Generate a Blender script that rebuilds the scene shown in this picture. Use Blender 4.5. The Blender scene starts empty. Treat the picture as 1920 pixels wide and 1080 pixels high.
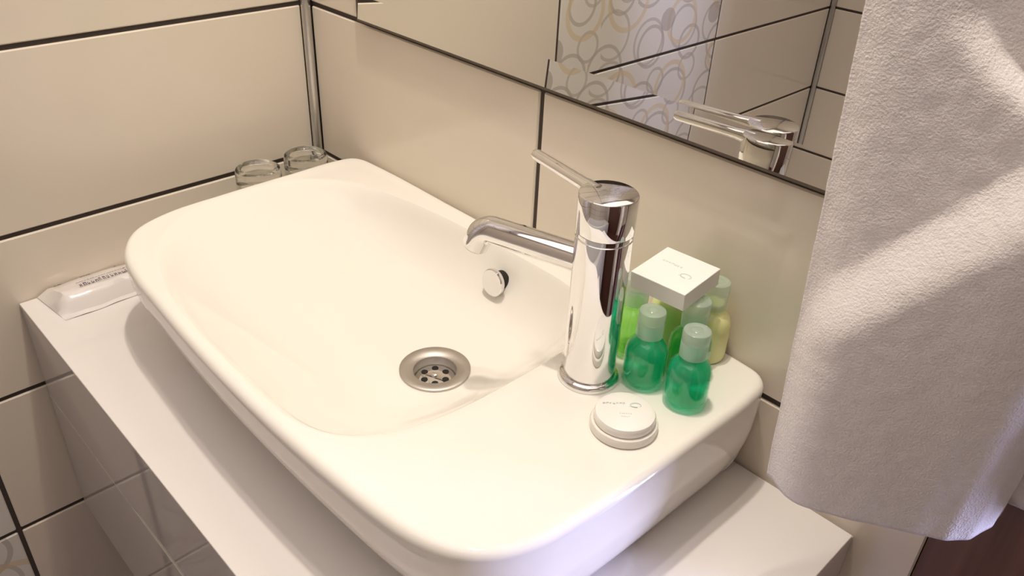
import bpy, bmesh, math, random
from mathutils import Vector, Matrix, noise

random.seed(7)
S = bpy.context.scene
COL = S.collection
Z0 = 0.90            # height of the second grout line above the floor; all heights below are relative to it
PI = math.pi

# ------------------------------------------------------------------ camera
cam_d = bpy.data.cameras.new('camera')
cam = bpy.data.objects.new('camera', cam_d)
COL.objects.link(cam)
right = Vector((0.69117881, 0.72148231, 0.04165488))
up = Vector((-0.40800889, 0.34199891, 0.84650192))
fwd = Vector((-0.59649023, 0.60207975, -0.53075359))
mw = Matrix.Identity(4)
for i in range(3):
    mw[i][0] = right[i]; mw[i][1] = up[i]; mw[i][2] = -fwd[i]
mw.translation = (0.94676, -0.56301, 0.45667 + Z0)
cam.matrix_world = mw
cam_d.sensor_width = 36.0
cam_d.lens = 1543.1 / 1920.0 * 36.0
cam_d.clip_start = 0.01
S.camera = cam

# ------------------------------------------------------------------ world, lights, exposure
W = bpy.data.worlds.new('world'); S.world = W
W.use_nodes = True
bg = W.node_tree.nodes['Background']
bg.inputs[0].default_value = (0.62, 0.70, 1.0, 1)
bg.inputs[1].default_value = 1.5
S.view_settings.view_transform = 'Standard'
S.view_settings.look = 'None'
S.view_settings.exposure = 0.08
S.view_settings.gamma = 1.0
S.view_settings.use_curve_mapping = False

WARM = (1.0, 0.90, 0.77)
LAMPS = [(0.49, -0.19, 26.0), (0.60, -0.26, 8.0)]   # recessed ceiling lamps: x, y, watts
CEIL = 1.40
for (lx, ly, w) in LAMPS:
    ld = bpy.data.lights.new('downlight_lamp', 'SPOT')
    ld.energy = w; ld.color = WARM; ld.spot_size = math.radians(90); ld.spot_blend = 0.8
    ld.shadow_soft_size = 0.022
    lo = bpy.data.objects.new('downlight_lamp', ld); COL.objects.link(lo)
    lo.location = (lx, ly, CEIL - 0.03 + Z0)
pl = bpy.data.lights.new('ambient_fill', 'AREA')            # added ambient fill below the ceiling; the room has no such fixture
pl.shape = 'RECTANGLE'; pl.size = 1.5; pl.size_y = 1.2; pl.energy = 6.2; pl.color = (1.0, 0.92, 0.87)
po = bpy.data.objects.new('ambient_fill', pl); COL.objects.link(po); po.location = (0.80, -0.66, CEIL - 0.012 + Z0)
dl = bpy.data.lights.new('window_daylight', 'AREA')          # daylight through the window of the adjoining room
dl.shape = 'RECTANGLE'; dl.size = 1.5; dl.size_y = 0.40; dl.energy = 145.0; dl.color = (0.58, 0.60, 1.0)
do = bpy.data.objects.new('window_daylight', dl); COL.objects.link(do)
do.location = (3.19, 1.55, 0.15 + Z0); do.rotation_euler = (0, PI / 2, 0)

# ------------------------------------------------------------------ materials
def mat(name, color, rough=0.4, metal=0.0, spec=0.5, coat=0.0, trans=0.0, ior=1.45, bump=None, noise_col=None):
    m = bpy.data.materials.new(name); m.use_nodes = True
    nt = m.node_tree; b = nt.nodes['Principled BSDF']
    b.inputs['Base Color'].default_value = (*color, 1)
    b.inputs['Roughness'].default_value = rough
    b.inputs['Metallic'].default_value = metal
    b.inputs['Specular IOR Level'].default_value = spec
    b.inputs['Coat Weight'].default_value = coat
    b.inputs['Transmission Weight'].default_value = trans
    b.inputs['IOR'].default_value = ior
    if bump or noise_col:
        tc = nt.nodes.new('ShaderNodeTexCoord')
    if bump:
        sc, st, dist = bump
        n = nt.nodes.new('ShaderNodeTexNoise'); n.inputs['Scale'].default_value = sc; n.inputs['Detail'].default_value = 3
        bp = nt.nodes.new('ShaderNodeBump'); bp.inputs['Strength'].default_value = st; bp.inputs['Distance'].default_value = dist
        nt.links.new(tc.outputs['Object'], n.inputs['Vector'])
        nt.links.new(n.outputs['Fac'], bp.inputs['Height']); nt.links.new(bp.outputs['Normal'], b.inputs['Normal'])
    if noise_col:
        sc, c2 = noise_col
        n = nt.nodes.new('ShaderNodeTexNoise'); n.inputs['Scale'].default_value = sc; n.inputs['Detail'].default_value = 4
        mx = nt.nodes.new('ShaderNodeMix'); mx.data_type = 'RGBA'
        nt.links.new(tc.outputs['Object'], n.inputs['Vector'])
        mx.inputs['A'].default_value = (*color, 1); mx.inputs['B'].default_value = (*c2, 1)
        nt.links.new(n.outputs['Fac'], mx.inputs['Factor']); nt.links.new(mx.outputs['Result'], b.inputs['Base Color'])
    return m

def mix_mat(name, color, body, clear, gloss_rough=0.05, ior=1.45):
    """Coloured plastic or liquid: `body` share scatters light, the rest lets tinted light straight through, with a fresnel gloss."""
    m = bpy.data.materials.new(name); m.use_nodes = True
    nt = m.node_tree; nt.nodes.clear(); N = nt.nodes.new; L = nt.links.new
    out = N('ShaderNodeOutputMaterial')
    tr = N('ShaderNodeBsdfTransparent'); tr.inputs[0].default_value = (*clear, 1)
    tl = N('ShaderNodeBsdfTranslucent'); tl.inputs[0].default_value = (*color, 1)
    df = N('ShaderNodeBsdfDiffuse'); df.inputs[0].default_value = (*color, 1)
    m1 = N('ShaderNodeMixShader'); m1.inputs[0].default_value = 0.5; L(df.outputs[0], m1.inputs[1]); L(tl.outputs[0], m1.inputs[2])
    m2 = N('ShaderNodeMixShader'); m2.inputs[0].default_value = body; L(tr.outputs[0], m2.inputs[1]); L(m1.outputs[0], m2.inputs[2])
    gl = N('ShaderNodeBsdfGlossy'); gl.inputs['Roughness'].default_value = gloss_rough; gl.inputs[0].default_value = (1, 1, 1, 1)
    lw = N('ShaderNodeLayerWeight'); pw = N('ShaderNodeMath'); pw.operation = 'POWER'; pw.inputs[1].default_value = 5.0
    f0 = ((ior - 1) / (ior + 1)) ** 2
    fr = N('ShaderNodeMath'); fr.operation = 'MULTIPLY_ADD'; fr.inputs[1].default_value = 0.75 * (1 - f0); fr.inputs[2].default_value = f0
    L(lw.outputs['Facing'], pw.inputs[0]); L(pw.outputs[0], fr.inputs[0])
    m3 = N('ShaderNodeMixShader'); L(fr.outputs[0], m3.inputs[0]); L(m2.outputs[0], m3.inputs[1]); L(gl.outputs[0], m3.inputs[2])
    L(m3.outputs[0], out.inputs[0])
    return m

M = {}
M['tile'] = mat('beige_glazed_tile', (0.79, 0.71, 0.60), 0.09, bump=(9, 0.06, 0.004))
M['grout'] = mat('dark_grout', (0.065, 0.050, 0.043), 0.8, bump=(300, 0.3, 0.001))
M['plaster'] = mat('cream_plaster', (0.78, 0.74, 0.68), 0.7, bump=(60, 0.1, 0.002))
M['ceiling'] = mat('white_ceiling_paint', (0.85, 0.83, 0.80), 0.8, bump=(80, 0.05, 0.002))
M['alu'] = mat('brushed_aluminium', (0.62, 0.60, 0.58), 0.32, metal=1.0)
M['ceramic'] = mat('white_glazed_ceramic', (0.90, 0.865, 0.80), 0.07, bump=(4, 0.02, 0.002))
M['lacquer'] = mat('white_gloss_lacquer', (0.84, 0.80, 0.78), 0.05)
M['front'] = mat('shaded_white_lacquer_front', (0.56, 0.515, 0.50), 0.05)  # same white lacquer, darkened to paint in the shade on the fronts
M['edge'] = mat('lit_drawer_edge', (0.85, 0.80, 0.70), 0.3)  # pale tone paints the light caught along the drawer edge
M['groove'] = mat('groove_shade', (0.07, 0.055, 0.045), 0.6)  # near-black tone paints the shade inside the finger recess
M['chrome'] = mat('polished_chrome', (0.83, 0.82, 0.82), 0.035, metal=1.0)
M['steel'] = mat('satin_steel', (0.54, 0.50, 0.46), 0.48, metal=1.0)
M['black'] = mat('painted_hole_dark', (0.01, 0.008, 0.007), 0.6)  # paints the darkness inside drain holes and behind the overflow cover
M['mirror'] = mat('silvered_mirror', (0.90, 0.90, 0.86), 0.0, metal=1.0)
M['mirror_edge'] = mat('mirror_edge', (0.10, 0.075, 0.055), 0.4)
M['tub'] = mat('white_tub_enamel', (0.86, 0.85, 0.84), 0.12)
M['soap'] = mat('white_soap_wrap', (0.90, 0.875, 0.83), 0.22, coat=0.3)
M['soap_dish'] = mat('milky_plastic', (0.88, 0.84, 0.77), 0.15, coat=0.3)
M['card'] = mat('white_card', (0.90, 0.885, 0.84), 0.5)
M['print_green'] = mat('pale_green_print', (0.55, 0.66, 0.61), 0.6)
M['print_grey'] = mat('pale_grey_print', (0.62, 0.63, 0.60), 0.6)
M['print_purple'] = mat('dark_purple_print', (0.10, 0.07, 0.14), 0.5)
M['kit'] = mat('white_plastic_film', (0.82, 0.77, 0.75), 0.16, coat=0.5, bump=(40, 0.25, 0.002))
M['cap'] = mix_mat('frosted_white_plastic', (0.80, 0.88, 0.82), 0.55, (0.90, 0.96, 0.92), 0.15)
M['shell'] = mix_mat('clear_bottle_plastic', (0.75, 0.95, 0.88), 0.03, (0.86, 0.98, 0.94), 0.03, 1.5)
M['teal'] = mix_mat('teal_green_liquid', (0.0, 0.82, 0.50), 0.42, (0.10, 0.92, 0.70), 0.03)
M['lime'] = mix_mat('lime_green_liquid', (0.55, 0.97, 0.25), 0.4, (0.78, 0.98, 0.50), 0.03)
M['green'] = mix_mat('leaf_green_liquid', (0.14, 0.82, 0.16), 0.4, (0.38, 0.88, 0.32), 0.03)
M['yellow'] = mat('yellow_green_lotion', (0.84, 0.83, 0.40), 0.28, coat=0.2)
M['glass'] = mix_mat('clear_tumbler_glass', (0.9, 0.9, 0.85), 0.02, (0.95, 0.955, 0.93), 0.01, 1.5)
M['glass_base'] = mat('thick_tumbler_base', (0.96, 0.97, 0.94), 0.01, trans=1.0, ior=1.5)
M['pane'] = mix_mat('window_pane_glass', (0.9, 0.9, 0.95), 0.0, (0.96, 0.97, 1.0), 0.01, 1.5)
M['frame'] = mat('white_window_frame', (0.80, 0.80, 0.80), 0.35)

def wood(name, c1, c2, rot, rough=0.35):
    m = bpy.data.materials.new(name); m.use_nodes = True
    nt = m.node_tree; N = nt.nodes.new; L = nt.links.new; b = nt.nodes['Principled BSDF']
    tc = N('ShaderNodeTexCoord'); mp = N('ShaderNodeMapping'); mp.inputs['Scale'].default_value = rot
    n = N('ShaderNodeTexNoise'); n.inputs['Scale'].default_value = 1.0; n.inputs['Detail'].default_value = 6; n.inputs['Distortion'].default_value = 0.6
    cr = N('ShaderNodeValToRGB'); cr.color_ramp.elements[0].color = (*c1, 1); cr.color_ramp.elements[1].color = (*c2, 1)
    cr.color_ramp.elements[0].position = 0.3; cr.color_ramp.elements[1].position = 0.7
    L(tc.outputs['Object'], mp.inputs[0]); L(mp.outputs[0], n.inputs['Vector']); L(n.outputs['Fac'], cr.inputs[0]); L(cr.outputs[0], b.inputs['Base Color'])
    b.inputs['Roughness'].default_value = rough
    return m
M['door'] = wood('dark_brown_door_wood', (0.085, 0.038, 0.027), (0.17, 0.080, 0.056), (60, 60, 2.5))
M['plank'] = wood('dark_brown_floor_wood', (0.07, 0.028, 0.018), (0.14, 0.058, 0.036), (3, 40, 40))

def pattern_tile():
    m = bpy.data.materials.new('ring_patterned_tile'); m.use_nodes = True
    nt = m.node_tree; N = nt.nodes.new; L = nt.links.new; b = nt.nodes['Principled BSDF']
    b.inputs['Roughness'].default_value = 0.09
    geo = N('ShaderNodeNewGeometry')
    def math_(op, a, c=None, d=None):
        n = N('ShaderNodeMath'); n.operation = op
        for i, v in enumerate((a, c, d)):
            if v is None: continue
            if isinstance(v, (int, float)): n.inputs[i].default_value = v
            else: L(v, n.inputs[i])
        return n.outputs[0]
    prev = None
    base = (0.80, 0.76, 0.70)
    layers = [  # offset, cells per metre, ring radius range in cells, ring width, colour, filled share
        ((0.00, 0.0, 0.0), 9.0, 0.26, 0.44, 0.030, (0.46, 0.41, 0.36), 0.0),
        ((0.37, 3.1, 1.7), 9.5, 0.22, 0.44, 0.028, (0.50, 0.45, 0.40), 0.0),
        ((0.11, 7.3, 4.9), 7.0, 0.24, 0.40, 0.034, (0.74, 0.58, 0.36), 0.0),
        ((0.71, 1.9, 9.2), 6.5, 0.10, 0.22, 1.0, (0.42, 0.37, 0.33), 0.42),
    ]
    for off, sc, r0, r1, w, c, fill in layers:
        mp = N('ShaderNodeMapping'); mp.inputs['Location'].default_value = off; mp.inputs['Scale'].default_value = (0.0, 1.0, 1.0)
        L(geo.outputs['Position'], mp.inputs[0])
        vo = N('ShaderNodeTexVoronoi'); vo.voronoi_dimensions = '3D'; vo.feature = 'F1'
        vo.inputs['Scale'].default_value = sc; vo.inputs['Randomness'].default_value = 0.45
        # keep every cell centre in the wall plane: use a 2D lookup of (y, z)
        vo.voronoi_dimensions = '2D'
        sx = N('ShaderNodeSeparateXYZ'); cx = N('ShaderNodeCombineXYZ')
        L(mp.outputs[0], sx.inputs[0]); L(sx.outputs[1], cx.inputs[0]); L(sx.outputs[2], cx.inputs[1])
        L(cx.outputs[0], vo.inputs['Vector'])
        rgb = N('ShaderNodeSeparateColor'); L(vo.outputs['Color'], rgb.inputs[0])
        rad = math_('MULTIPLY_ADD', rgb.outputs[0], r1 - r0, r0)
        if fill > 0:
            inside = math_('LESS_THAN', vo.outputs['Distance'], rad)
            msk = math_('MULTIPLY', inside, math_('LESS_THAN', rgb.outputs[1], fill))
            msk = math_('MULTIPLY', msk, 0.6)
        else:
            dd = math_('ABSOLUTE', math_('SUBTRACT', vo.outputs['Distance'], rad))
            msk = math_('MULTIPLY', math_('LESS_THAN', dd, w), 0.62)
        mx = N('ShaderNodeMix'); mx.data_type = 'RGBA'
        L(msk, mx.inputs['Factor'])
        if prev is None: mx.inputs['A'].default_value = (*base, 1)
        else: L(prev, mx.inputs['A'])
        mx.inputs['B'].default_value = (*c, 1)
        prev = mx.outputs['Result']
    L(prev, b.inputs['Base Color'])
    return m
M['pattern'] = pattern_tile()

def terry():
    m = bpy.data.materials.new('white_terry_cloth'); m.use_nodes = True
    nt = m.node_tree; N = nt.nodes.new; L = nt.links.new; b = nt.nodes['Principled BSDF']
    tc = N('ShaderNodeTexCoord')
    n1 = N('ShaderNodeTexNoise'); n1.inputs['Scale'].default_value = 640; n1.inputs['Detail'].default_value = 3
    n2 = N('ShaderNodeTexNoise'); n2.inputs['Scale'].default_value = 210; n2.inputs['Detail'].default_value = 2
    ad = N('ShaderNodeMath'); ad.operation = 'MULTIPLY_ADD'; ad.inputs[1].default_value = 0.5
    L(tc.outputs['Object'], n1.inputs['Vector']); L(tc.outputs['Object'], n2.inputs['Vector'])
    L(n2.outputs['Fac'], ad.inputs[0]); L(n1.outputs['Fac'], ad.inputs[2])
    bp = N('ShaderNodeBump'); bp.inputs['Strength'].default_value = 0.55; bp.inputs['Distance'].default_value = 0.0014
    L(ad.outputs[0], bp.inputs['Height']); L(bp.outputs['Normal'], b.inputs['Normal'])
    mx = N('ShaderNodeMix'); mx.data_type = 'RGBA'; L(n2.outputs['Fac'], mx.inputs['Factor'])
    mx.inputs['A'].default_value = (0.80, 0.745, 0.725, 1); mx.inputs['B'].default_value = (0.90, 0.855, 0.84, 1)
    L(mx.outputs['Result'], b.inputs['Base Color'])
    b.inputs['Roughness'].default_value = 0.95; b.inputs['Specular IOR Level'].default_value = 0.1
    b.inputs['Sheen Weight'].default_value = 0.3; b.inputs['Sheen Roughness'].default_value = 0.5
    return m
M['terry'] = terry()

# ------------------------------------------------------------------ object helpers
def thing(name, label, cat, base, group=None):
    o = bpy.data.objects.new(name, None); COL.objects.link(o)
    o.empty_display_size = 0.02
    o.location = (base[0], base[1], base[2] + Z0)
    o['label'] = label; o['category'] = cat; o['_base'] = list(base)
    if group: o['group'] = group
    return o

def tag(o, label, cat, group=None):
    o['label'] = label; o['category'] = cat
    if group: o['group'] = group

def base_of(o):
    b = Vector((0, 0, 0))
    if o is not None:
        b = Vector(o['_base'])
    return b

def obj(name, bm, m, parent=None, base=None, smooth=True, label=None, kind=None):
    """Link a bmesh written in room coordinates as one mesh object, its origin at its own base or at its parent's."""
    org = Vector(base) if base is not None else base_of(parent)
    bmesh.ops.recalc_face_normals(bm, faces=bm.faces[:])
    bmesh.ops.translate(bm, verts=bm.verts[:], vec=-org)
    me = bpy.data.meshes.new(name); bm.to_mesh(me); bm.free()
    if smooth:
        for p in me.polygons: p.use_smooth = True
        me.set_sharp_from_angle(angle=math.radians(38))
    me.materials.append(m)
    o = bpy.data.objects.new(name, me); COL.objects.link(o)
    o['_base'] = list(org)
    if parent is not None:
        o.parent = parent
        o.location = org - base_of(parent)
    else:
        o.location = (org.x, org.y, org.z + Z0)
    if label: o['label'] = label
    if kind: o['kind'] = kind
    return o

def struct(name, bm, m, base=(0, 0, 0), smooth=False):
    return obj(name, bm, m, None, base, smooth, None, 'structure')

def box(bm, x0, x1, y0, y1, z0, z1, bev=0.0, seg=1):
    t = bmesh.new()
    bmesh.ops.create_cube(t, size=1.0)
    for v in t.verts:
        v.co = Vector(((x0 + x1) / 2 + v.co.x * (x1 - x0), (y0 + y1) / 2 + v.co.y * (y1 - y0), (z0 + z1) / 2 + v.co.z * (z1 - z0)))
    if bev > 0:
        bmesh.ops.bevel(t, geom=t.edges[:], offset=bev, segments=seg, profile=0.5, affect='EDGES')
    add(bm, t)
    return bm

def add(bm, t, mtx=None):
    if mtx is not None: bmesh.ops.transform(t, matrix=mtx, verts=t.verts[:])
    me = bpy.data.meshes.new('tmp'); t.to_mesh(me); t.free()
    bm.from_mesh(me); bpy.data.meshes.remove(me)

def lathe(bm, prof, c=(0, 0, 0), seg=48, mtx=None, squash=1.0):
    """prof: list of (radius, z); radius 0 at an end closes it."""
    t = bmesh.new(); rings = []
    for r, z in prof:
        if r < 1e-6:
            rings.append([t.verts.new((0, 0, z))])
        else:
            rings.append([t.verts.new((r * math.cos(2 * PI * i / seg), r * squash * math.sin(2 * PI * i / seg), z)) for i in range(seg)])
    for a, b in zip(rings, rings[1:]):
        if len(a) == 1 and len(b) == 1: continue
        for i in range(seg):
            j = (i + 1) % seg
            if len(a) == 1: t.faces.new((a[0], b[i], b[j]))
            elif len(b) == 1: t.faces.new((a[i], a[j], b[0]))
            else: t.faces.new((a[i], a[j], b[j], b[i]))
    m = Matrix.Translation(c) @ (mtx if mtx is not None else Matrix.Identity(4))
    add(bm, t, m)
    return bm

def tube(bm, pts, rad, seg=24, cap=True):
    """Round tube through pts; rad is a number or one per point."""
    pts = [Vector(p) for p in pts]
    if not isinstance(rad, (list, tuple)): rad = [rad] * len(pts)
    t = bmesh.new(); rings = []; ref = None
    for i, p in enumerate(pts):
        d = (pts[min(i + 1, len(pts) - 1)] - pts[max(i - 1, 0)]).normalized()
        if ref is None:
            ref = d.orthogonal().normalized()
        ref = (ref - d * ref.dot(d)).normalized()
        s = d.cross(ref)
        rings.append([t.verts.new(p + (ref * math.cos(2 * PI * k / seg) + s * math.sin(2 * PI * k / seg)) * rad[i]) for k in range(seg)])
    for a, b in zip(rings, rings[1:]):
        for i in range(seg):
            j = (i + 1) % seg
            t.faces.new((a[i], a[j], b[j], b[i]))
    if cap:
        t.faces.new(rings[0]); t.faces.new(list(reversed(rings[-1])))
    add(bm, t)
    return bm

def axis_matrix(n):
    """Rotation taking +Z to n."""
    return Vector((0, 0, 1)).rotation_difference(Vector(n).normalized()).to_matrix().to_4x4()

def lerp_(a, b, t): return a + (b - a) * t

def sst(a, b, x):
    t = max(0.0, min(1.0, (x - a) / (b - a))); return t * t * (3 - 2 * t)

# ------------------------------------------------------------------ room shell
ROW, TW, G = 0.20, 0.4888, 0.0056        # tile pitch and grout width
FLOOR, WEND, YOPP, XR = -0.90, 0.8655, -1.4765, 1.75
floor_bm = bmesh.new(); box(floor_bm, -0.12, 3.32, -1.60, 3.12, FLOOR - 0.10, FLOOR - 0.012)
floor = struct('floor', floor_bm, M['grout'])
y = -1.4765; k = 0
while y < 2.99:
    y1 = min(y + 0.16, 3.0)
    x = 0.0 - (k % 3) * 0.40
    while x < (XR if y < 0 else 3.2):
        xa, xb = max(x, 0.0), min(x + 1.2, XR if y < 0 else 3.2)
        if xb - xa > 0.02:
            b = bmesh.new(); box(b, xa + 0.001, xb - 0.001, y + 0.001, y1 - 0.001, FLOOR - 0.012, FLOOR, 0.001)
            obj('plank', b, M['plank'], floor, smooth=False)
        x += 1.2
    y = y1; k += 1
b = bmesh.new(); box(b, -0.12, 3.32, -1.60, 3.12, CEIL, CEIL + 0.10); struct('ceiling', b, M['ceiling'])

rows = []
for k in range(-5, 7):
    rows.append((max(k * ROW, FLOOR) + G / 2, (k + 1) * ROW - G / 2))

b = bmesh.new(); box(b, -0.12, -0.0025, -1.60, 0.14, FLOOR, CEIL)
wall_left = struct('wall_left', b, M['grout'])
colsL = [(-0.0105, -TW + G / 2), (-TW - G / 2, -2 * TW + G / 2), (-2 * TW - G / 2, YOPP + 0.010)]
for (z0, z1) in rows:
    for ci, (ya, yb) in enumerate(colsL):
        b = bmesh.new(); box(b, -0.008, 0.0, yb, ya, z0, z1, 0.0014)
        obj('tile', b, M['pattern'] if ci == 1 else M['tile'], wall_left, smooth=False)

b = bmesh.new(); box(b, 0.0, WEND, 0.0025, 0.12, FLOOR, CEIL)
wall_back = struct('wall_back', b, M['grout'])
for (z0, z1) in rows:
    for (xa, xb) in [(0.0095, 0.4162 - G / 2), (0.4162 + G / 2, WEND)]:
        b = bmesh.new(); box(b, xa, xb, 0.0, 0.008, z0, z1, 0.0014)
        obj('tile', b, M['tile'], wall_back, smooth=False)

b = bmesh.new(); box(b, -0.0, XR, -1.60, YOPP - 0.0025, FLOOR, CEIL)
wall_front = struct('wall_front', b, M['grout'])
for (z0, z1) in rows:
    x = 0.0
    while x < XR - 0.01:
        xa = x + (0.010 if x == 0 else G / 2); xb = min(x + TW - G / 2, XR)
        b = bmesh.new(); box(b, xa, xb, YOPP - 0.008, YOPP, z0, z1, 0.0014)
        obj('tile', b, M['tile'], wall_front, smooth=False)
        x += TW

# bathroom right wall, the doorway beside the vanity wall and the adjoining room with its window
DX1, DTOP, HX, HY = 1.40, 1.16, 3.20, 3.00
b = bmesh.new(); box(b, XR, XR + 0.12, -1.60, 0.12, FLOOR, CEIL); struct('wall_right', b, M['plaster'])
b = bmesh.new(); box(b, DX1, XR, 0.0, 0.12, FLOOR, CEIL); box(b, WEND + 0.002, DX1, 0.0, 0.12, DTOP, CEIL); box(b, XR, HX, 0.0, 0.12, FLOOR, CEIL)
struct('wall_doorway', b, M['plaster'])
b = bmesh.new(); box(b, -0.12, HX + 0.12, HY, HY + 0.12, FLOOR, CEIL); struct('wall_hall_far', b, M['plaster'])
b = bmesh.new(); box(b, -0.12, 0.0, 0.14, HY, FLOOR, CEIL); struct('wall_hall_left', b, M['plaster'])
wy0, wy1, wz0, wz1 = 1.25, 1.85, -0.65, 0.95
b = bmesh.new()
box(b, HX, HX + 0.12, 0.12, wy0, FLOOR, CEIL); box(b, HX, HX + 0.12, wy1, HY, FLOOR, CEIL)
box(b, HX, HX + 0.12, wy0, wy1, FLOOR, wz0); box(b, HX, HX + 0.12, wy0, wy1, wz1, CEIL)
struct('wall_hall_right', b, M['plaster'])
b = bmesh.new(); fw = 0.05
box(b, HX + 0.03, HX + 0.08, wy0, wy0 + fw, wz0, wz1, 0.004); box(b, HX + 0.03, HX + 0.08, wy1 - fw, wy1, wz0, wz1, 0.004)
box(b, HX + 0.03, HX + 0.08, wy0 + fw, wy1 - fw, wz0, wz0 + fw, 0.004); box(b, HX + 0.03, HX + 0.08, wy0 + fw, wy1 - fw, wz1 - fw, wz1, 0.004)
win = struct('window_1', b, M['frame'])
b = bmesh.new(); box(b, HX + 0.052, HX + 0.058, wy0 + fw, wy1 - fw, wz0 + fw, wz1 - fw)
obj('pane', b, M['pane'], win, smooth=False)
# dark wooden door casing at the end of the vanity wall, the door itself folded back into the adjoining room
b = bmesh.new(); box(b, WEND + 0.001, 0.945, -0.001, 0.13, FLOOR, DTOP, 0.0015); box(b, 0.945, DX1, -0.001, 0.13, DTOP - 0.05, DTOP, 0.0015); box(b, DX1 - 0.06, DX1, -0.001, 0.13, FLOOR, DTOP - 0.05, 0.0015)
struct('trim_3', b, M['door'])
b = bmesh.new(); box(b, 0.870, 0.910, 0.135, 0.74, FLOOR + 0.006, DTOP - 0.055, 0.002)
door = struct('door_1', b, M['door'])
b = bmesh.new()
lathe(b, [(0, 0), (0.024, 0), (0.024, 0.008), (0.009, 0.010), (0.009, 0.045)], (0.910, 0.68, 0.12), 24, axis_matrix((1, 0, 0)))
tube(b, [(0.955, 0.68, 0.12), (0.958, 0.62, 0.12), (0.955, 0.56, 0.12)], [0.009, 0.008, 0.007], 16)
obj('door_handle', b, M['chrome'], door)

# dark wooden cupboard door set in the right wall, mirrored as the brown streak in the tap
b = bmesh.new(); box(b, XR - 0.03, XR - 0.001, -1.20, -0.20, FLOOR + 0.004, 1.10, 0.002)
door2 = struct('door_2', b, M['door'])
b = bmesh.new(); tube(b, [(XR - 0.03, -0.28, 0.00), (XR - 0.065, -0.28, 0.00), (XR - 0.065, -0.28, 0.16), (XR - 0.03, -0.28, 0.16)], 0.006, 14); obj('door_handle', b, M['chrome'], door2)

# rounded aluminium corner trims
for nm, (cx, cy), r in (('trim_1', (0.0058, -0.0062), 0.0062), ('trim_2', (0.0062, YOPP + 0.0062), 0.0062)):
    b = bmesh.new(); tube(b, [(cx, cy, FLOOR), (cx, cy, CEIL)], r, 20)
    struct(nm, b, M['alu'], smooth=True)

# ------------------------------------------------------------------ vanity
VX0, VX1, VY, VT, VB = 0.0015, 0.8151, -0.4088, -0.0824, -0.406
van = thing('vanity_cabinet', 'white gloss wall-hung vanity cabinet with two grey-looking drawers under the basin', 'cabinet', (0.408, -0.2, VB))
b = bmesh.new(); box(b, VX0, VX1, VY, -0.0028, VT - 0.0030, VT, 0.0005); obj('countertop', b, M['lacquer'], van, smooth=False)
b = bmesh.new(); box(b, VX0 + 0.001, VX1, VY + 0.020, -0.0005, VB, VT - 0.0031); obj('carcass', b, M['lacquer'], van, smooth=False)
def drawer(zt, zb, cut, name):
    """Drawer front; `cut` = (x0, x1, depth) of a shallow finger groove along its lower edge."""
    t = bmesh.new(); xs = [VX0 + 0.0015]
    if cut:
        x0, x1, d = cut
        n = 8
        prof = [(VX0 + 0.0015, zb), (x0, zb)] + [(x0 + 0.022 * i / n, zb + d * sst(0, 1, i / n)) for i in range(1, n + 1)]
        prof += [(x1 - 0.022 * i / n, zb + d * sst(0, 1, i / n)) for i in range(n, -1, -1)] + [(VX1, zb)]
    else:
        prof = [(VX0 + 0.0015, zb), (VX1, zb)]
    prof += [(VX1, zt), (VX0 + 0.0015, zt)]
    f = [t.verts.new((x, VY, z)) for x, z in prof]; g = [t.verts.new((x, VY + 0.0195, z)) for x, z in prof]
    t.faces.new(f); t.faces.new(list(reversed(g)))
    for i in range(len(f)):
        j = (i + 1) % len(f); t.faces.new((f[i], g[i], g[j], f[j]))
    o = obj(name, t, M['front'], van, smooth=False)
    return o
ZD = -0.216
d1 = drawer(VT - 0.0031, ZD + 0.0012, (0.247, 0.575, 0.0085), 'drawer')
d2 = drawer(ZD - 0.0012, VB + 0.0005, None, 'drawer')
b = bmesh.new(); box(b, VX0 + 0.002, VX1, VY + 0.0002, VY + 0.006, ZD - 0.0011, ZD + 0.0008); obj('top_edge', b, M['edge'], d2, smooth=False, label='thin top edge of the lower drawer, painted pale as catching light')
b = bmesh.new(); box(b, 0.255, 0.567, VY + 0.012, VY + 0.0185, ZD + 0.0, ZD + 0.0098); obj('groove_shade_strip', b, M['groove'], d1, smooth=False, label='finger groove with its shade painted dark')

# ------------------------------------------------------------------ basin
ZR = 0.028
ctrl = [(0.1130, -0.0060), (0.1010, -0.0140), (0.0955, -0.0320), (0.0950, -0.10), (0.0960, -0.19), (0.1010, -0.262), (0.1190, -0.305), (0.1560, -0.3310),
        (0.2040, -0.3425), (0.2680, -0.3475), (0.3390, -0.3518), (0.4070, -0.3540), (0.4900, -0.3538), (0.5560, -0.3512), (0.6130, -0.3465),
        (0.6460, -0.3405), (0.6730, -0.3290), (0.6920, -0.3110), (0.7045, -0.2830), (0.7105, -0.2415), (0.7140, -0.188), (0.7158, -0.096),
        (0.7160, -0.040), (0.7125, -0.0170), (0.7020, -0.0060), (0.6850, -0.0028), (0.5, -0.0022), (0.3, -0.0022), (0.14, -0.0028)]
def catmull(P, n):
    out = []
    m = len(P)
    for i in range(m):
        p0, p1, p2, p3 = [Vector(P[(i + k - 1) % m]) for k in range(4)]
        L_ = (p2 - p1).length
        d0, d1_ = (p1 - p0).length, (p3 - p2).length
        t1 = ((p1 - p0) / max(d0, 1e-6) * L_ + (p2 - p1)) / 2 * (1 if d0 > 0 else 0)
        t2 = ((p2 - p1) + (p3 - p2) / max(d1_, 1e-6) * L_) / 2
        k = max(4, int(round(L_ / n)))
        for s in range(k):
            t = s / k
            out.append(p1 * (2 * t**3 - 3 * t**2 + 1) + t1 * (t**3 - 2 * t**2 + t) + p2 * (-2 * t**3 + 3 * t**2) + t2 * (t**3 - t**2))
    return out
cont = catmull(ctrl, 0.006)
NC = len(cont)
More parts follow.
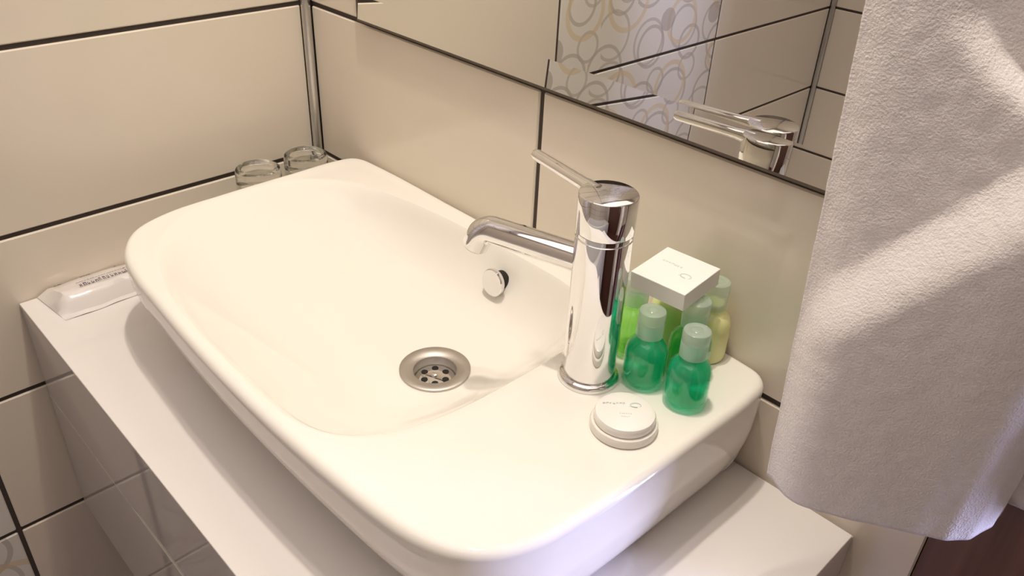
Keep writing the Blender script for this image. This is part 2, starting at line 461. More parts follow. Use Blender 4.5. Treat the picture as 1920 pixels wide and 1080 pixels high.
def cnorm(i):
    t = cont[(i + 1) % NC] - cont[i - 1]
    n = Vector((t.y, -t.x)).normalized()
    return n
area = sum(cont[i].x * cont[(i + 1) % NC].y - cont[(i + 1) % NC].x * cont[i].y for i in range(NC))
SGN = 1 if area > 0 else -1
nrm = [cnorm(i) * SGN for i in range(NC)]
DX, DY, DR = 0.4515, -0.1635, 0.0325
ZDR = -0.036
def bowl_r(x, y):
    u = x - DX; v = y - DY
    pu, pv = abs(u / (0.345 if u < 0 else 0.1185)), abs(v / (0.1775 if v < 0 else 0.1370))
    n = 3.0
    return (pu**n + pv**n) ** (1 / n), pu, pv, u, v
def bowl(x, y):
    r, pu, pv, u, v = bowl_r(x, y)
    if r < 1e-5: return ZDR
    if r >= 1.0: return ZR
    wu = pu**3 / (pu**3 + pv**3); wv = 1 - wu
    ku = 1.75 if u < 0 else 1.7
    kv = 1.9 if v < 0 else 4.4
    r0 = 0.30                                   # flat ground around the drain
    q = max(0.0, (r - r0) / (1 - r0))
    g = 1 - q**(ku * wu + kv * wv)
    # the slope eases into the flat rim; the deck edge on the right stays crisp
    ease = 0.07 + (0.08 if u < 0 else 0.0) * wu
    g *= sst(0.0, 1.0, min(1.0, 0.5 + (1 - r) / ease * 0.5)) if r > 1 - ease else 1.0
    return ZR - (ZR - ZDR) * min(g, 1.0)
t = bmesh.new(); rings = []
RO = 0.0075
NR, NF = 56, 10
edge = []
for i in range(NC):
    e = cont[i] - nrm[i] * RO; c_ = Vector((DX, DY)); lo_, hi_ = 0.05, 0.995
    for _ in range(30):
        mid = (lo_ + hi_) / 2; p = c_.lerp(e, mid)
        if bowl_r(p.x, p.y)[0] > 1: hi_ = mid
        else: lo_ = mid
    edge.append(lo_)
for k in range(NR + NF + 1):
    ring = []
    for i in range(NC):
        inner = Vector((DX, DY)); e = cont[i] - nrm[i] * RO
        d0 = (DR - 0.003) / (e - inner).length
        f = lerp_(d0, edge[i], 1 - (1 - k / NR) ** 1.25) if k <= NR else lerp_(edge[i], 1.0, (k - NR) / NF)
        p = inner.lerp(e, f)
        lip = 0.0012 * (1 - sst(0.0, 0.020, (e - p).length)) - 0.0012
        ring.append(t.verts.new((p.x, p.y, bowl(p.x, p.y) + lip)))
    rings.append(ring)
for k in range(1, 7):
    a = k / 6 * PI / 2
    rings.append([t.verts.new((cont[i].x - nrm[i].x * RO * (1 - math.sin(a)), cont[i].y - nrm[i].y * RO * (1 - math.sin(a)), ZR - RO * (1 - math.cos(a)))) for i in range(NC)])
def side(i):
    n = nrm[i]; L_ = max(0.0, min(1.0, (0.62 - cont[i].x) / 0.5))
    fx, px, fy, py = max(-n.x, 0)**2, max(n.x, 0)**2, max(-n.y, 0)**2, max(n.y, 0)**2
    inset = fx * 0.20 + fy * (0.060 + 0.085 * L_) + px * 0.022 + py * 0.004
    h = fx * 0.020 + fy * (0.020 + 0.012 * (1 - L_)) + px * 0.040 + py * 0.05
    return inset, h
for k in range(1, 13):
    ring = []
    for i in range(NC):
        inset, h = side(i); zt = ZR - RO; zl = zt - h; zb = VT + 0.0004
        if k <= 3:
            z = zt - h * k / 3; ins = 0.0015 * (k / 3)
        else:
            s = (k - 3) / 9
            z = zl + (zb - zl) * (0.35 * s + 0.65 * math.sin(s * PI / 2)); ins = 0.0015 + inset * (0.45 * s + 0.55 * (1 - math.cos(s * PI / 2)))
        p = cont[i] - nrm[i] * ins
        ring.append(t.verts.new((p.x, p.y, z)))
    rings.append(ring)
for a, c in zip(rings, rings[1:]):
    for i in range(NC):
        j = (i + 1) % NC; t.faces.new((a[i], a[j], c[j], c[i]))
t.faces.new(rings[-1])
basin = thing('wash_basin', 'large white ceramic rectangular basin with rounded corners standing on the vanity', 'basin', (0.41, -0.17, VT + 0.0004))
o = obj('bowl', t, M['ceramic'], basin)
# drain
zd = bowl(DX, DY + DR)
dr = bmesh.new()
lathe(dr, [(0.0345, -0.001), (0.0345, 0.0012), (0.033, 0.0020), (0.0225, 0.0002), (0.0212, -0.0012), (0.0206, -0.010), (0.0195, -0.0125), (0, -0.0125)], (DX, DY, zd), 56)
drain = obj('drain', dr, M['steel'], basin, label='brushed steel drain with round holes')
st = bmesh.new(); lathe(st, [(0.0193, -0.0122), (0.0193, -0.0105), (0.0135, -0.0085), (0.006, -0.0078), (0, -0.0076)], (DX, DY, zd), 40)
obj('strainer', st, M['chrome'], drain)
for k in range(6):
    a = k * PI / 3 + 0.35
    h = bmesh.new(); lathe(h, [(0.0033, -0.0095), (0.0033, -0.0079), (0, -0.0079)], (DX + 0.0118 * math.cos(a), DY + 0.0118 * math.sin(a), zd), 16)
    obj('drain_hole', h, M['black'], drain)  # solid black disc, the dark of the hole is its colour
h = bmesh.new(); lathe(h, [(0.0028, -0.008), (0.0028, -0.0062), (0.0018, -0.0055), (0, -0.0053)], (DX, DY, zd), 16)
obj('screw', h, M['chrome'], drain)
# overflow cap on the back slope of the bowl
OX, OZ = 0.411, -0.0030
ya, yb = DY, -0.006
for _ in range(40):
    ym = (ya + yb) / 2
    if bowl(OX, ym) > OZ: yb = ym
    else: ya = ym
e = 1e-4
gn = Vector((-(bowl(OX + e, ya) - bowl(OX - e, ya)) / (2 * e), -(bowl(OX, ya + e) - bowl(OX, ya - e)) / (2 * e), 1)).normalized()
gn = Vector((gn.x, gn.y, gn.z * 0.25)).normalized()
ax = axis_matrix(gn)
ov = bmesh.new(); lathe(ov, [(0, 0.0085), (0.0145, 0.0085), (0.0152, 0.0095), (0.0152, 0.0128), (0.0140, 0.0138), (0, 0.0142)], (OX, ya, OZ), 40, ax)
ovo = obj('overflow_cover', ov, M['chrome'], basin, label='round chrome overflow cover')
ov = bmesh.new(); lathe(ov, [(0.0105, -0.003), (0.0105, 0.0086), (0, 0.0086)], (OX, ya, OZ), 32, ax)
obj('overflow_neck', ov, M['black'], ovo)  # coloured black for the dark gap behind the cover

# ------------------------------------------------------------------ tap
FX, FY, FZ = 0.6058, -0.1222, ZR - 0.0012
tap = thing('basin_tap', 'tall chrome single-lever mixer tap with a straight spout on the basin deck', 'tap', (FX, FY, FZ))
b = bmesh.new(); lathe(b, [(0, 0), (0.0258, 0), (0.0261, 0.0022), (0.0252, 0.0048), (0.0234, 0.0062), (0.0200, 0.0066)], (FX, FY, FZ), 64); obj('base_ring', b, M['chrome'], tap)
b = bmesh.new(); lathe(b, [(0.0215, 0.004), (0.0223, 0.0065), (0.0223, 0.1345), (0.0219, 0.1350), (0.0214, 0.1352), (0.0214, 0.1362), (0.0223, 0.1364), (0.0223, 0.1392), (0.0212, 0.1396), (0, 0.1396)], (FX, FY, FZ), 64)
obj('body', b, M['chrome'], tap)
b = bmesh.new(); lathe(b, [(0, 0.1394), (0.0222, 0.1394), (0.0228, 0.1404), (0.0228, 0.1692), (0.0223, 0.1702), (0.0216, 0.1706), (0, 0.1708)], (FX, FY, FZ), 64)
capo = obj('lever_cap', b, M['chrome'], tap)
hd = Vector((0.5196 - FX, -0.1090 + 0.1235, 0)).normalized()
b = bmesh.new()
c0 = Vector((FX, FY, FZ + 0.1650))
tube(b, [c0 + hd * 0.012, c0 + hd * 0.024 + Vector((0, 0, 0.0004)), c0 + hd * 0.030 + Vector((0, 0, 0.0006)), c0 + hd * 0.090 + Vector((0, 0, 0.0014)), c0 + hd * 0.0935 + Vector((0, 0, 0.0014)), c0 + hd * 0.0945 + Vector((0, 0, 0.0014))],
     [0.0066, 0.0060, 0.0052, 0.0049, 0.0040, 0.0020], 24)
obj('lever', b, M['chrome'], capo)
sd = Vector((DX - FX, DY - FY, 0)).normalized()
c0 = Vector((FX, FY, FZ + 0.1085)); pts = [c0 + sd * 0.010]
R_, Lh = 0.016, 0.1135
pts += [c0 + sd * (Lh - R_) * f for f in (0.4, 0.7, 1.0)]
for k in range(1, 10):
    a = k / 9 * math.radians(70)
    pts.append(c0 + sd * (Lh - R_ + R_ * math.sin(a)) + Vector((0, 0, -R_ * (1 - math.cos(a)))))
dlast = (pts[-1] - pts[-2]).normalized()
pts.append(pts[-1] + dlast * 0.009)
b = bmesh.new(); tube(b, pts, 0.0117, 32); sp = obj('spout', b, M['chrome'], tap)
b = bmesh.new(); lathe(b, [(0.0105, -0.002), (0.0105, 0.0015), (0.0085, 0.0015), (0.0085, 0.0005), (0, 0.0005)], pts[-1], 32, axis_matrix(dlast)); obj('aerator', b, M['steel'], sp)

# ------------------------------------------------------------------ mirror
MX0, MX1, MZ0, MZ1, MY, BV = 0.1235, 0.822, 0.2062, 1.06, -0.0077, 0.027
mir = thing('wall_mirror', 'frameless wall mirror above the basin, showing ring-patterned tiles', 'mirror', (0.47, 0.0, MZ0))
b = bmesh.new()
v = [b.verts.new(p) for p in ((MX0, MY, MZ0 + BV), (MX1, MY, MZ0 + BV), (MX1, MY, MZ1 - BV), (MX0, MY, MZ1 - BV))]
b.faces.new(v); obj('glass_face', b, M['mirror'], mir, smooth=False)
BT = 0.0014
outer = [(MX0, MY - BT, MZ0), (MX1, MY - BT, MZ0), (MX1, MY - BT, MZ1), (MX0, MY - BT, MZ1)]
inner = [(MX0, MY, MZ0 + BV), (MX1, MY, MZ0 + BV), (MX1, MY, MZ1 - BV), (MX0, MY, MZ1 - BV)]
for k in (0, 2):
    b = bmesh.new(); j = (k + 1) % 4
    b.faces.new([b.verts.new(p) for p in (outer[k], outer[j], inner[j], inner[k])])
    obj('bevel', b, M['mirror'], mir, smooth=False)
b = bmesh.new(); box(b, MX0 - 0.0004, MX1 + 0.0004, MY + 0.0006, -0.0003, MZ0 - 0.0004, MZ1 + 0.0004)
obj('backing', b, M['mirror_edge'], mir, smooth=False)
b = bmesh.new()
for (xa, xb, za, zb) in ((MX0 - 0.0016, MX1 + 0.0016, MZ0 - 0.0026, MZ0), (MX0 - 0.0016, MX0, MZ0, MZ1), (MX1, MX1 + 0.0016, MZ0, MZ1)):
    box(b, xa, xb, MY - BT, -0.0003, za, zb)
obj('rim', b, M['mirror_edge'], mir, smooth=False)

# ------------------------------------------------------------------ bottles
def prof_scale(P, r, h): return [(a * r, c * h) for a, c in P]
DECK = ZR - 0.0013
def bottle(name, label, x, y, h, r, liquid, level=0.80, opaque=False, group='small toiletry bottles by the tap'):
    t = thing(name, label, 'bottle', (x, y, DECK), group)
    hb = h * 0.66                      # body and shoulder height, the cap starts a little lower
    body = [(0, 0.0006), (0.84 * r, 0.0), (0.96 * r, 0.0012), (r, 0.004), (r, 0.40 * h), (0.985 * r, 0.46 * h), (0.93 * r, 0.515 * h), (0.82 * r, 0.565 * h), (0.68 * r, 0.60 * h), (0.58 * r, 0.625 * h), (0.52 * r, 0.65 * h), (0.50 * r, 0.72 * h), (0, 0.72 * h)]
    b = bmesh.new(); lathe(b, body, (x, y, DECK), 44)
    if opaque:
        obj('body', b, liquid, t)
    else:
        sh = obj('body', b, M['shell'], t)
        q = 0.945; lq = [(0, 0.0055), (0.80 * r, 0.0045), (q * r - 0.0004, 0.0075), (q * r, 0.011), (q * r, 0.40 * h), (0.93 * r, 0.46 * h), (0.87 * r, 0.515 * h), (0.76 * r, 0.56 * h), (0.62 * r, 0.595 * h), (0.48 * r, 0.62 * h), (0.44 * r, 0.68 * h), (0, 0.68 * h)]
        b = bmesh.new(); lathe(b, lq, (x, y, DECK), 44); obj('liquid', b, liquid, t)
    rc = 0.62 * r
    c0 = 0.655 * h
    b = bmesh.new(); lathe(b, [(0.56 * r, c0), (rc, c0 + 0.0008), (rc, 0.845 * h), (rc * 0.985, 0.85 * h), (rc, 0.856 * h), (rc, 0.965 * h), (rc * 0.95, 0.985 * h), (rc * 0.80, 0.997 * h), (rc * 0.55, h), (rc * 0.42, h - 0.0006), (rc * 0.36, h - 0.0002), (rc * 0.2, h + 0.0002), (0, h + 0.0003)], (x, y, DECK), 36)
    obj('cap', b, M['cap'], t, label='frosted white flip cap')
    return t
RB, HB = 0.0180, 0.0735
bottle('toiletry_bottle', 'small teal bottle at the front right, nearest the basin edge', 0.6805, -0.0885, HB * 0.985, RB, M['teal'])
bottle('toiletry_bottle', 'small teal bottle close beside the tap, behind the round soap', 0.6405, -0.0930, HB * 0.985, RB, M['teal'])
bottle('toiletry_bottle', 'small lime green bottle just behind the tap, under the box corner', 0.6040, -0.0668, 0.0765, RB, M['lime'])
bottle('toiletry_bottle', 'small leaf green bottle hidden behind the right-hand teal bottle', 0.6578, -0.0560, 0.0752, RB, M['green'])
bottle('toiletry_bottle', 'pale yellow-green lotion bottle at the far right against the wall', 0.6520, -0.0200, 0.0765, RB, M['yellow'], opaque=True)
bottle('toiletry_bottle', 'pale yellow-green lotion bottle at the back under the soap box', 0.6140, -0.0235, 0.0765, RB, M['yellow'], opaque=True)

# ------------------------------------------------------------------ print helper
def stroke_word(bm, org, ux, uy, length, hgt, n, seed, thick=0.0002, tall=(0.55, 1.0)):
    """A line of tiny printed letter strokes starting at org along ux, letters standing along uy."""
    rnd = random.Random(seed); uz = ux.cross(uy)
    step = length / n
    for i in range(n):
        w = step * rnd.uniform(0.45, 0.8); hh = hgt * rnd.uniform(*tall)
        p = org + ux * (i * step)
        for (a, c, d, e_) in ((0, w * 0.28, 0, hh), (w * 0.72, w, 0, hh * rnd.choice((0.6, 1.0))), (0, w, hh * rnd.choice((0.0, 0.4, 0.75)), None)):
            if e_ is None: e_ = d + hgt * 0.2
            q = [p + ux * a + uy * d, p + ux * c + uy * d, p + ux * c + uy * e_, p + ux * a + uy * e_]
            lo = [bm.verts.new(v_) for v_ in q]; hi = [bm.verts.new(v_ + uz * thick) for v_ in q]
            bm.faces.new(hi); bm.faces.new(list(reversed(lo)))
            for s in range(4): bm.faces.new((lo[s], lo[(s + 1) % 4], hi[(s + 1) % 4], hi[s]))
def swoosh(bm, c, ux, uy, r, thick=0.0002):
    """Round logo: an open ring with a tapering tail."""
    uz = ux.cross(uy); n = 30; prev = None
    for k in range(n + 1):
        s = k / n
        if s < 0.72:
            a = math.radians(-40 + 330 * s / 0.72); ctr = ux * math.cos(a) * r * 1.15 + uy * math.sin(a) * r * 0.75; w = r * (0.16 + 0.16 * math.sin(s / 0.72 * PI))
            d = ctr.normalized()
        else:
            q = (s - 0.72) / 0.28; a = math.radians(290)
            p0 = ux * math.cos(a) * r * 1.15 + uy * math.sin(a) * r * 0.75
            ctr = p0 + ux * (2.0 * r * q) * -1 + uy * (0.25 * r * q); w = r * 0.22 * (1 - q) + 0.00005; d = uy
        cur = [bm.verts.new(c + ctr + d * w / 2 + uz * h_) for h_ in (0, thick)] + [bm.verts.new(c + ctr - d * w / 2 + uz * h_) for h_ in (thick, 0)]
        if prev:
            for s_ in range(4):
                try: bm.faces.new((prev[s_], prev[(s_ + 1) % 4], cur[(s_ + 1) % 4], cur[s_]))
                except ValueError: pass
        prev = cur

# ------------------------------------------------------------------ soap box resting on the bottle caps
BX = Vector((0.6338, -0.0584, 0.1118)); BS, BH = 0.0518, 0.0155
Rb = Matrix.Rotation(0.0463, 4, 'Z') @ Matrix.Rotation(-0.0173, 4, 'Y') @ Matrix.Rotation(0.0613, 4, 'X')
sb = thing('soap_box', 'small square white card box lying on top of the bottle caps', 'box', tuple(BX - Vector((0, 0, BH / 2))))
b = bmesh.new(); box(b, -BS / 2, BS / 2, -BS / 2, BS / 2, -BH / 2, BH / 2, 0.0006, 2)
bmesh.ops.transform(b, matrix=Matrix.Translation(BX) @ Rb, verts=b.verts[:]); obj('carton', b, M['card'], sb, smooth=False)
b = bmesh.new()
ux, uy, uz = [(Rb.to_3x3() @ Vector(e_)).normalized() for e_ in ((1, 0, 0), (0, 1, 0), (0, 0, 1))]
top = BX + uz * (BH / 2)
stroke_word(b, top - ux * 0.0165 + uy * 0.0070, ux, uy * -1, 0.020, 0.0026, 7, 3, -0.00015)
swoosh(b, top + ux * 0.0115 - uy * 0.003, ux, uy, 0.0040, 0.00015)
obj('print', b, M['print_green'], sb, smooth=False, label='pale green logo and word')

# ------------------------------------------------------------------ round soap
PX, PY = 0.6672, -0.1500
sp_ = thing('round_soap', 'round white wrapped soap in a low clear dish in front of the tap', 'soap', (PX, PY, DECK))
b = bmesh.new(); lathe(b, [(0, 0), (0.0252, 0), (0.0264, 0.0012), (0.0266, 0.0062), (0.0258, 0.0078), (0.0240, 0.0084), (0, 0.0084)], (PX, PY, DECK), 56)
obj('dish', b, M['soap_dish'], sp_)
b = bmesh.new(); lathe(b, [(0, 0.0085), (0.0232, 0.0085), (0.0240, 0.0098), (0.0240, 0.0140), (0.0230, 0.0160), (0.0205, 0.0170), (0, 0.0174)], (PX, PY, DECK), 56)
obj('soap_disc', b, M['soap'], sp_)
b = bmesh.new()
ux = Vector((0.70, 0.71, 0)); uy = Vector((-0.71, 0.70, 0)); tp = Vector((PX, PY, DECK + 0.0173))
stroke_word(b, tp - ux * 0.0170 + uy * 0.0085, ux, uy * -1, 0.0185, 0.0024, 7, 5, -0.00015)
swoosh(b, tp + ux * 0.0085 + uy * 0.0060, ux, uy, 0.0036, 0.00015)
obj('print', b, M['print_green'], sp_, smooth=False, label='pale green logo and word')
b = bmesh.new()
stroke_word(b, tp - ux * 0.005 - uy * 0.0035, ux, uy * -1, 0.010, 0.0014, 6, 8, -0.00012)
stroke_word(b, tp - ux * 0.004 - uy * 0.0072, ux, uy * -1, 0.007, 0.0012, 5, 9, -0.00012)
obj('small_print', b, M['print_grey'], sp_, smooth=False, label='two faint grey lines of lettering')

# ------------------------------------------------------------------ glasses standing upside down in the corner
def tumbler(x, y, label):
    hgt = 0.1055; r0, r1 = 0.0282, 0.0325
    t = thing('drinking_glass', label, 'glass', (x, y, VT), 'upturned glasses in the corner')
    b = bmesh.new()
    lathe(b, [(r1 - 0.0016, 0.0), (r1, 0.0003), (r1 - 0.001, 0.02), (r0 + 0.0004, hgt - 0.019), (r0 - 0.0018, hgt - 0.0192), (r1 - 0.0030, 0.0204), (r1 - 0.0016, 0.0)], (x, y, VT), 48)
    obj('wall', b, M['glass'], t)
    b = bmesh.new()
    lathe(b, [(0, hgt - 0.0150), (r0 - 0.010, hgt - 0.0155), (r0 - 0.004, hgt - 0.0178), (r0 - 0.0004, hgt - 0.0188), (r0 + 0.0003, hgt - 0.0180), (r0, hgt - 0.006), (r0 - 0.001, hgt - 0.002), (r0 - 0.004, hgt), (r0 - 0.006, hgt - 0.0006), (r0 - 0.008, hgt - 0.0025), (0, hgt - 0.003)], (x, y, VT), 48)
    obj('base', b, M['glass_base'], t, label='thick solid glass base')
    return t
tumbler(0.0465, -0.1190, 'clear upturned drinking glass left of the corner glass, behind the basin')
tumbler(0.0445, -0.0490, 'clear upturned drinking glass in the corner at the foot of the metal trim')

# ------------------------------------------------------------------ dental kit on the counter end
kit = thing('dental_kit', 'white plastic-wrapped tube pack with purple print on the left counter end', 'toiletry pack', (0.035, -0.335, VT))
KY0, KY1 = -0.386, -0.262
b = bmesh.new(); nu, nv = 26, 20; vs = []
prof_k = [(0.0015, 0.0003), (0.003, 0.0080), (0.012, 0.0125), (0.026, 0.0150), (0.040, 0.0185), (0.046, 0.0195), (0.0510, 0.0185), (0.0560, 0.0130), (0.0600, 0.0050), (0.0625, 0.0012), (0.0700, 0.0006)]
for j in range(nv + 1):
    s = j / nv; yy = KY0 + (KY1 - KY0) * s
    f = sst(0, 0.10, s) * 0.88 + 0.12 if s < 0.5 else sst(0, 0.05, 1 - s) * 0.7 + 0.3
    row = []
    for (px_, pz_) in prof_k:
        row.append(b.verts.new((px_ + 0.0012 * math.sin(s * 9 + px_ * 80), yy + (0.004 * (1 - s) * (px_ - 0.035) / 0.035), VT + 0.0003 + pz_ * f + 0.0004 * math.sin(s * 21 + px_ * 150) * f)))
    vs.append(row)
for j in range(nv):
    for i in range(len(prof_k) - 1):
        b.faces.new((vs[j][i], vs[j][i + 1], vs[j + 1][i + 1], vs[j + 1][i]))
lo = [b.verts.new((r_.co.x, r_.co.y, VT + 0.0002)) for r_ in vs[0]]
b.faces.new(list(reversed(vs[0])) + [lo[0], lo[-1]] if False else [*vs[0][::-1], lo[0], lo[-1]])
lo2 = [b.verts.new((r_.co.x, r_.co.y, VT + 0.0002)) for r_ in vs[-1]]
b.faces.new([*vs[-1], lo2[-1], lo2[0]])
for v_ in lo[1:-1] + lo2[1:-1]: b.verts.remove(v_)
obj('wrapper', b, M['kit'], kit)
b = bmesh.new()
def kz(x_):
    for (a, za), (c, zc) in zip(prof_k, prof_k[1:]):
        if a <= x_ <= c: return VT + 0.0008 + za + (zc - za) * (x_ - a) / (c - a)
def kit_line(x_, y0, y1, hgt, n, seed, tall=(0.55, 1.0)):
    org = Vector((x_, y0, kz(x_) + 0.0010)); sl = (kz(x_ + 0.002) - kz(x_ - 0.002)) / 0.004
    stroke_word(b, org, Vector((0, 1, 0)), Vector((-1, 0, -sl)).normalized(), y1 - y0, hgt, n, seed, 0.0002, tall)
kit_line(0.0455, -0.352, -0.278, 0.0074, 17, 21)
kit_line(0.0285, -0.352, -0.276, 0.0030, 24, 22, (0.3, 0.6))
kit_line(0.0130, -0.342, -0.330, 0.0040, 4, 23)
kit_line(0.0160, -0.372, -0.364, 0.0032, 2, 24)
kit_line(0.0140, -0.303, -0.300, 0.0030, 1, 25)
kit_line(0.0300, -0.299, -0.296, 0.0026, 1, 26)
obj('print', b, M['print_purple'], kit, smooth=False, label='dark purple lettering')
b = bmesh.new(); tube(b, [(0.0470, KY0 + 0.022, VT + 0.0085), (0.0470, -0.30, VT + 0.0085), (0.0470, -0.268, VT + 0.0085)], [0.0060, 0.0070, 0.0070], 24); obj('tube', b, M['lacquer'], kit)

# ------------------------------------------------------------------ towel and its rail
RX0, RX1, RY, RZ = 0.70, 1.00, -0.0725, 0.72
tr = thing('towel_rail', 'chrome towel rail arm above the counter holding the white towel', 'towel rail', (0.845, 0.0, RZ))
b = bmesh.new(); tube(b, [(RX0, RY, RZ), (RX1, RY, RZ)], 0.0045, 20); obj("bar", b, M['chrome'], tr)
b = bmesh.new(); lathe(b, [(0, 0), (0.018, 0), (0.018, 0.004), (0.006, 0.006), (0.005, 0.0715)], (0.845, -0.0002, RZ), 28, axis_matrix((0, -1, 0))); obj('bracket', b, M['chrome'], tr)

def lerp(a, c, t): return a + (c - a) * t
hemX = [(0.7705, -0.1047), (0.7950, -0.1012), (0.8306, -0.0895), (0.8636, -0.0765), (0.8819, -0.0666), (0.8920, -0.0552), (0.8975, -0.0311), (0.8952, -0.0120), (0.8900, -0.0030)]
def along(P, u):
    L_ = [0.0]
    for a, c in zip(P, P[1:]): L_.append(L_[-1] + math.dist(a, c))
    s = u * L_[-1]
    for k in range(len(P) - 1):
        if s <= L_[k + 1] + 1e-9:
            t_ = (s - L_[k]) / (L_[k + 1] - L_[k])
            return Vector((lerp(P[k][0], P[k + 1][0], t_), lerp(P[k][1], P[k + 1][1], t_)))
    return Vector(P[-1])
topX = [(0.727, -0.0905), (0.760, -0.0910), (0.80, -0.0915), (0.84, -0.0920), (0.88, -0.0922), (0.915, -0.0922), (0.94, -0.0920), (0.96, -0.0915), (0.975, -0.0905)]
HEM = 0.027
t = bmesh.new(); NU, NV = 150, 260; vs = []
for j in range(NV + 1):
    v_ = j / NV                                  # 0 at the hem, 1 at the rail
    z = lerp(HEM, RZ + 0.0085, v_)
    row = []
    for i in range(NU + 1):
        u = i / NU
        h_ = along(hemX, u); p_ = along(topX, u)
        w = v_ ** 1.35 if u < 0.5 else lerp(v_ ** 1.35, v_ ** 3.2, sst(0.5, 0.75, u))
        wy_ = lerp(v_ ** 1.1, v_ ** 3.2, sst(0.5, 0.75, u))
        x = lerp(h_.x, p_.x, w); yy = lerp(h_.y, p_.y, wy_)
        if u < 0.5: x = lerp(x, lerp(hemX[0][0], topX[0][0], v_) + (h_.x - hemX[0][0]), 1 - 2 * u)
        # normal of the plan curve
        h2 = along(hemX, min(1, u + 0.02)); h1 = along(hemX, max(0, u - 0.02))
        tn = (h2 - h1).normalized(); nn = Vector((tn.y, -tn.x))
        # bulging lower lobe below a diagonal fold
        zl = 0.190 + 1.22 * (x - 0.768)
        dz = zl - z
        d = 0.019 * sst(-0.006, 0.050, dz) * (1 - 0.9 * sst(0.03, 0.42, dz)) * sst(0.0, 0.16, u) * (1 - 0.85 * sst(0.60, 0.92, u))
        # recessed fold at the upper right
        dq = 0.368 - z; xc = 0.787 + 0.183 * dq + 17.7 * dq * abs(dq)
        d -= 0.015 * sst(-0.004, 0.024, x - xc) * sst(0.285, 0.330, z) * (1 - 0.5 * sst(0.03, 0.10, x - xc))
        d += 0.004 * math.sin(u * 7 + z * 6) * sst(0, 0.1, u) * sst(0, 0.05, 1 - u)
        n3 = noise.noise(Vector((x * 90, yy * 90, z * 90))) * 0.0004
        row.append(t.verts.new((x + nn.x * (d + n3), yy + nn.y * (d + n3), z + n3 * 0.4 + 0.003 * math.sin(u * 5.0) * (1 - sst(0, 0.1, v_)))))
    vs.append(row)
for j in range(NV):
    for i in range(NU): t.faces.new((vs[j][i], vs[j][i + 1], vs[j + 1][i + 1], vs[j + 1][i]))
towel = thing('bath_towel', 'white terry bath towel hanging folded over the rail, at the right edge', 'towel', (0.83, -0.06, 0.02))
o = obj('front_layer', t, M['terry'], towel)
so = o.modifiers.new('thick', 'SOLIDIFY'); so.thickness = 0.006; so.offset = -1
t = bmesh.new(); NU, NV = 50, 90; vs = []
for j in range(NV + 1):
    v_ = j / NV; row = []
    for i in range(NU + 1):
        u = i / NU
        x = lerp(0.8835, 0.985, u) ; z = lerp(0.026 + 0.05 * u * u, RZ + 0.0085, v_)
        yy = lerp(-0.0060, -0.0600, v_ ** 1.1) + 0.006 * math.sin(u * 5 + 1) * (1 - v_)
        if v_ > 0.55: yy = lerp(yy, -0.060, sst(0.55, 1, v_))
        n3 = noise.noise(Vector((x * 160, yy * 160, z * 160))) * 0.0008
        row.append(t.verts.new((x, yy + n3, z)))
    vs.append(row)
for j in range(NV):
    for i in range(NU): t.faces.new((vs[j][i], vs[j][i + 1], vs[j + 1][i + 1], vs[j + 1][i]))
o = obj('rear_layer', t, M['terry'], towel)
so = o.modifiers.new('thick', 'SOLIDIFY'); so.thickness = 0.004; so.offset = 1
t = bmesh.new(); vs = []
for i in range(13):
    a = PI * i / 12
    vs.append([t.verts.new((lerp(0.727, 0.975, k / 10), -0.0753 - 0.0153 * math.cos(a), RZ + 0.0085 + 0.0045 * math.sin(a))) for k in range(11)])
for a_, c_ in zip(vs, vs[1:]):
    for k in range(10): t.faces.new((a_[k], a_[k + 1], c_[k + 1], c_[k]))
obj('fold', t, M['terry'], towel)

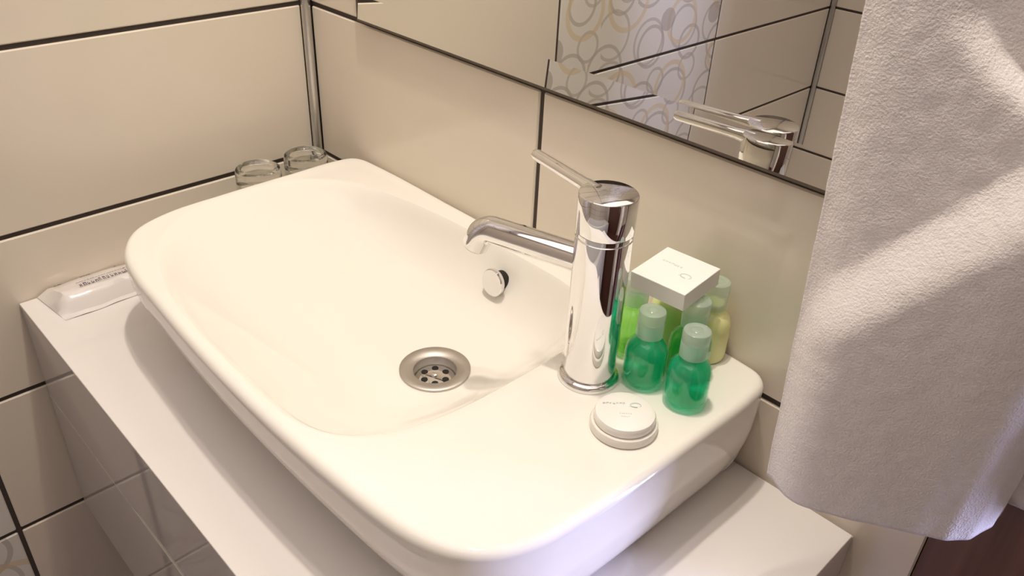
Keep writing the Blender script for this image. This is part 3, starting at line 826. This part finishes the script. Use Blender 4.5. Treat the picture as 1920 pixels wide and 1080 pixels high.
# ------------------------------------------------------------------ bath tub along the far wall, seen low in the mirror
TZ = -0.384
tub = thing('bath_tub', 'white bath tub along the far tiled wall, seen low in the mirror', 'bath', (0.75, -1.18, FLOOR))
b = bmesh.new()
def rrect(x0, x1, y0, y1, r, z, n=8):
    out = []
    for cx, cy, a0 in ((x1 - r, y1 - r, 0), (x0 + r, y1 - r, 90), (x0 + r, y0 + r, 180), (x1 - r, y0 + r, 270)):
        for k in range(n + 1):
            a = math.radians(a0 + 90 * k / n); out.append(b.verts.new((cx + r * math.cos(a), cy + r * math.sin(a), z)))
    return out
X0_, X1_, Y0_, Y1_ = 0.002, 1.55, YOPP + 0.002, -0.93
R1 = [rrect(X0_, X1_, Y0_, Y1_, 0.012, FLOOR), rrect(X0_, X1_, Y0_, Y1_, 0.012, TZ - 0.01), rrect(X0_ + 0.006, X1_ - 0.006, Y0_ + 0.006, Y1_ - 0.006, 0.012, TZ),
      rrect(X0_ + 0.085, X1_ - 0.07, Y0_ + 0.07, Y1_ - 0.07, 0.10, TZ), rrect(X0_ + 0.095, X1_ - 0.08, Y0_ + 0.08, Y1_ - 0.08, 0.10, TZ - 0.012),
      rrect(X0_ + 0.16, X1_ - 0.16, Y0_ + 0.12, Y1_ - 0.12, 0.10, TZ - 0.36), rrect(X0_ + 0.22, X1_ - 0.22, Y0_ + 0.17, Y1_ - 0.17, 0.08, TZ - 0.39)]
for a_, c_ in zip(R1, R1[1:]):
    for i in range(len(a_)):
        j = (i + 1) % len(a_); b.faces.new((a_[i], a_[j], c_[j], c_[i]))
b.faces.new(R1[-1])
obj('shell', b, M['tub'], tub)
b = bmesh.new(); lathe(b, [(0.03, 0), (0.03, 0.003), (0.022, 0.004), (0, 0.001)], (0.40, -1.21, TZ - 0.39), 28); obj('plug_hole', b, M['chrome'], tub)

# ------------------------------------------------------------------ ceiling lamps
dl_mat = bpy.data.materials.new('lamp_glow'); dl_mat.use_nodes = True
nt = dl_mat.node_tree; nt.nodes.clear(); em = nt.nodes.new('ShaderNodeEmission'); em.inputs[0].default_value = (*WARM, 1); em.inputs[1].default_value = 60
ou = nt.nodes.new('ShaderNodeOutputMaterial'); nt.links.new(em.outputs[0], ou.inputs[0])
for (lx, ly, w), lb in zip(LAMPS, ('round recessed ceiling lamp over the basin bowl', 'round recessed ceiling lamp over the tap', 'round recessed ceiling lamp in the middle of the room')):
    d_ = thing('ceiling_lamp', lb, 'lamp', (lx, ly, CEIL))
    b = bmesh.new(); lathe(b, [(0.030, -0.002), (0.030, -0.006), (0.042, -0.004), (0.044, -0.0002)], (lx, ly, CEIL), 32); obj('ring', b, M['alu'], d_)
    b = bmesh.new(); lathe(b, [(0.0298, -0.0025), (0, -0.0025)], (lx, ly, CEIL), 32); obj('lens', b, dl_mat, d_)

for o in bpy.data.objects:
    if '_base' in o: del o['_base']
